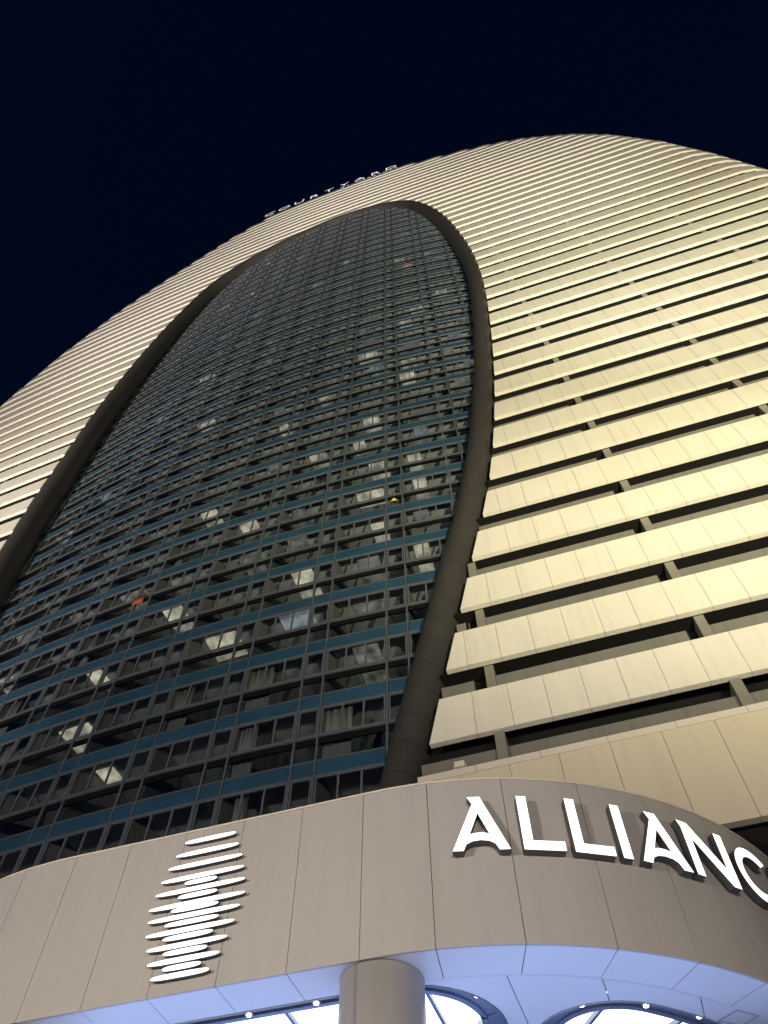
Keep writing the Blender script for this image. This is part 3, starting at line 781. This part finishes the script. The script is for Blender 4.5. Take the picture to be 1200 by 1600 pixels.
# end of the matching lettering on the left curve of the canopy: one letter edge shows at the frame
sign2 = empty('fascia_letter', (-16, 15, EZ(10.0)))
tag(sign2, 'dark edged last letter on the left curve of the canopy, cut by the picture edge', 'sign letter')
lm_ = 2*lc-(l_t+2.35); p = CP.at(lm_, -.13); q = CP.at(lm_, 0); nv_ = (p-q).normalized()
S_o = []
for a in range(20, 271, 10): S_o.append((.33*math.cos(R(a)), .97+.35*math.sin(R(a))))
for a in range(90, -161, -10): S_o.append((.35*math.cos(R(a))*1.0, .35+.35*math.sin(R(a)))) if False else None
S_poly = [(.30, 1.08), (.22, 1.25), (0, 1.32), (-.24, 1.25), (-.36, 1.02), (-.28, .80), (-.05, .68), (.10, .58), (.16, .42), (.10, .26), (-.04, .20), (-.18, .26), (-.24, .40), (-.42, .34), (-.30, .10), (-.04, 0), (.24, .08), (.37, .34), (.34, .58), (.18, .76), (-.06, .88), (-.15, .99), (-.10, 1.09), (.0, 1.12), (.12, 1.04)]
obj('letter', extrude(S_poly, [], -.09, .09, 'letter'), sign2, (p.x+16, p.y-15, 0), math.atan2(nv_.x, -nv_.y))

# ------------------------------------------------------------------ rooftop lettering
def text_mesh(ch, size, name):
    cu = bpy.data.curves.new(name, 'FONT'); cu.body = ch; cu.size = size; cu.extrude = .06; cu.align_x = 'CENTER'; cu.offset = -.014*size; cu.resolution_u = 4
    o = bpy.data.objects.new(name, cu); link(o); dg = bpy.context.evaluated_depsgraph_get()
    m = bpy.data.meshes.new_from_object(o.evaluated_get(dg)); bpy.data.objects.remove(o); m.materials.clear(); m.materials.append(M['side']); m.materials.append(M['e_roof']); m.name = name
    for q in m.polygons: q.material_index = 1 if q.normal.z > .9 else 0
    return m
roof = empty('rooftop_lettering', (-17.2, 19.0, EZ(159)))
tag(roof, 'row of white illuminated letters on the top band of the tower', 'sign')
for i, ch in enumerate('COURTYARD'):
    s = -30.3+i*3.19
    o = obj('letter', text_mesh(ch, 4.4, 'letter'), roof, (s+17.2, d_band(s)-.35-19.0, EZ(160.4)-EZ(159))); o.rotation_euler = (R(90), 0, a_band(s)); o.scale = (.80, 1, 1)
sx = -14.6
for ch in 'BY MARRIOTT':
    if ch != ' ':
        o = obj('small_letter', text_mesh(ch, 1.35, 'small_letter'), roof, (sx+17.2, d_band(sx)-.3-19.0, EZ(158.95)-EZ(159))); o.rotation_euler = (R(90), 0, a_band(sx))
    sx += 1.08

# ------------------------------------------------------------------ small things
# person on the balcony behind the glass
def person(loc, rz):
    root = empty('person', loc); root.rotation_euler = (0, 0, rz)
    tag(root, 'dark-haired person in yellow leaning at a balcony window of the glass front', 'person')
    J = dict(pel=(0, 0, .92), sp=(0, -.02, 1.12), ch=(0, -.05, 1.34), nk=(0, -.06, 1.47), hd=(0, -.08, 1.56), ht=(0, -.08, 1.68),
             sl=(-.17, -.05, 1.40), el=(-.27, -.06, 1.18), hl=(-.12, -.12, 1.24), sr=(.17, -.05, 1.40), er=(.27, -.05, 1.18), hr=(.14, -.12, 1.26),
             tl=(-.09, 0, .88), kl=(-.10, -.03, .48), al=(-.10, .02, .08), fl=(-.10, -.12, .04), tr=(.09, 0, .88), kr=(.10, .01, .48), ar=(.10, .04, .08), fr=(.10, -.10, .04))
    Ed = [('pel', 'sp'), ('sp', 'ch'), ('ch', 'nk'), ('nk', 'hd'), ('hd', 'ht'), ('ch', 'sl'), ('sl', 'el'), ('el', 'hl'), ('ch', 'sr'), ('sr', 'er'), ('er', 'hr'), ('pel', 'tl'), ('tl', 'kl'), ('kl', 'al'), ('al', 'fl'), ('pel', 'tr'), ('tr', 'kr'), ('kr', 'ar'), ('ar', 'fr')]
    Rd = dict(pel=.14, sp=.12, ch=.14, nk=.055, hd=.095, ht=.085, sl=.06, el=.045, hl=.035, sr=.06, er=.045, hr=.035, tl=.085, kl=.06, al=.04, fl=.035, tr=.085, kr=.06, ar=.04, fr=.035)
    ks = list(J); m = bpy.data.meshes.new('body'); m.from_pydata([J[k] for k in ks], [(ks.index(a), ks.index(b)) for a, b in Ed], []); m.materials.append(M['skin'])
    b = obj('body', m, root); b.modifiers.new('Skin', 'SKIN'); sv = m.skin_vertices[0].data
    for k, q in zip(ks, sv): q.radius = (Rd[k], Rd[k])
    sv[0].use_root = True; sb = b.modifiers.new('Sub', 'SUBSURF'); sb.levels = 2; sb.render_levels = 2
    # dress: lathe from the shoulders to the knee
    prof = [(1.42, .13, .09), (1.36, .20, .13), (1.2, .17, .14), (1.06, .155, .135), (.92, .19, .165), (.75, .23, .20), (.55, .26, .22), (.53, .25, .21)]
    v = [(x*math.cos(2*math.pi*i/18), -.03+y*math.sin(2*math.pi*i/18), z) for z, x, y in prof for i in range(18)]
    f = [(k*18+i, k*18+(i+1) % 18, (k+1)*18+(i+1) % 18, (k+1)*18+i) for k in range(len(prof)-1) for i in range(18)]
    obj('dress', mesh('dress', v, f, M['dress'], smooth=True), root)
    v = []; f = []
    for i in range(9):
        t = math.pi*.72*i/8
        for j in range(16):
            a = 2*math.pi*j/16; r = .118*math.sin(t)+.004; yy = r*math.sin(a)
            v.append((r*math.cos(a), -.055+yy*(1.05 if yy > 0 else .7), 1.60+.13*math.cos(t)))
    for i in range(8):
        for j in range(16): f.append((i*16+j, i*16+(j+1) % 16, (i+1)*16+(j+1) % 16, (i+1)*16+j))
    obj('hair', mesh('hair', v, f, M['hair'], smooth=True), root)
sp_ = -5.95
person((sp_-math.sin(a_glass(sp_))*.24, d_glass(sp_)+.24, EZ(Z0+PH*5)), a_glass(sp_))
# orange cloth hung over a balcony edge
st_ = -20.3; zt_ = Z0+PH*4
tv, tf = curtain_vf(.62, .72)
tag(obj('towel', mesh('towel', tv, tf, M['towel'], smooth=True), None, (st_, d_glass(st_)-.16, EZ(zt_+.35)), a_glass(st_)), 'orange cloth hanging over a balcony edge at the left of the glass front', 'towel')
# small floodlight sitting on the coping next to the frame's foot
fl = empty('flood_light', (-3.72, 19.26, EZ(16.58)))
tag(fl, 'small pale floodlight standing on the coping beside the foot of the dark frame', 'floodlight')
mb = MB(); mb.box(-.17, .17, -.10, .12, .08, .30)
for i in range(5): mb.box(-.15+i*.07, -.13+i*.07, .12, .20, .10, .28)
o = obj('housing', mb.mesh('housing', M['coping']), fl)
mb = MB(); mb.box(-.21, -.18, -.02, .03, 0, .22); mb.box(.18, .21, -.02, .03, 0, .22); mb.box(-.21, .21, -.03, .04, 0, .02)
obj('bracket', mb.mesh('bracket', M['coping']), fl)

# ------------------------------------------------------------------ lamps of the forecourt
def tube_vf(p0, p1, r0, r1, n=12):
    a, b = Vector(p0), Vector(p1); t = (b-a).normalized(); u = t.orthogonal().normalized(); q = t.cross(u)
    v = [tuple(c+(u*math.cos(2*math.pi*i/n)+q*math.sin(2*math.pi*i/n))*r) for c, r in ((a, r0), (b, r1)) for i in range(n)]
    return v, [tuple(range(n))[::-1], tuple(range(n, 2*n))]+[(i, (i+1) % n, (i+1) % n+n, i+n) for i in range(n)]
for (x, y, z), lab in ((MAST_R, 'steel floodlight mast on the forecourt aimed at the right of the tower'), (MAST_L, 'steel floodlight mast on the forecourt aimed at the left of the tower')):
    t = empty('floodlight_mast', (x+.5, y-.5, 0)); tag(t, lab, 'floodlight mast', 'floodlight masts on the forecourt')
    obj('pole', mesh('pole', *tube_vf((0, 0, 0), (0, 0, z-.35), .11, .07), M['steel']), t)
    mb = MB(); mb.box(-1.0, 1.0, -.05, .05, z-.45, z-.35); obj('crossbar', mb.mesh('crossbar', M['steel']), t)
    for q in (-.5, .5):
        mb = MB(); mb.box(q-.3, q+.3, -.3, .25, z-.35, z-.2); mb.box(q-.32, q-.29, -.3, .45, z-.2, z+.15); mb.box(q+.29, q+.32, -.3, .45, z-.2, z+.15)
        obj('lamp_head', mb.mesh('lamp_head', M['steel']), t)
for LAMP, lab in zip(LAMPS, ('tall grey street lamp with one arm at the left of the forecourt', 'tall grey street lamp with one arm at the right of the forecourt')):
    t = empty('street_lamp', (LAMP[0], LAMP[1], 0)); tag(t, lab, 'street lamp', 'street lamps on the forecourt')
    obj('pole', mesh('pole', *tube_vf((0, 0, 0), (0, 0, LAMP[2]+.7), .09, .05), M['steel']), t)
    obj('arm', mesh('arm', *tube_vf((0, 0, LAMP[2]+.7), (0, 1.0, LAMP[2]+.75), .035, .03), M['steel']), t)
    mb = MB(); mb.box(-.17, .17, .9, 1.5, LAMP[2]+.68, LAMP[2]+.78); obj('lamp_head', mb.mesh('lamp_head', M['steel']), t)
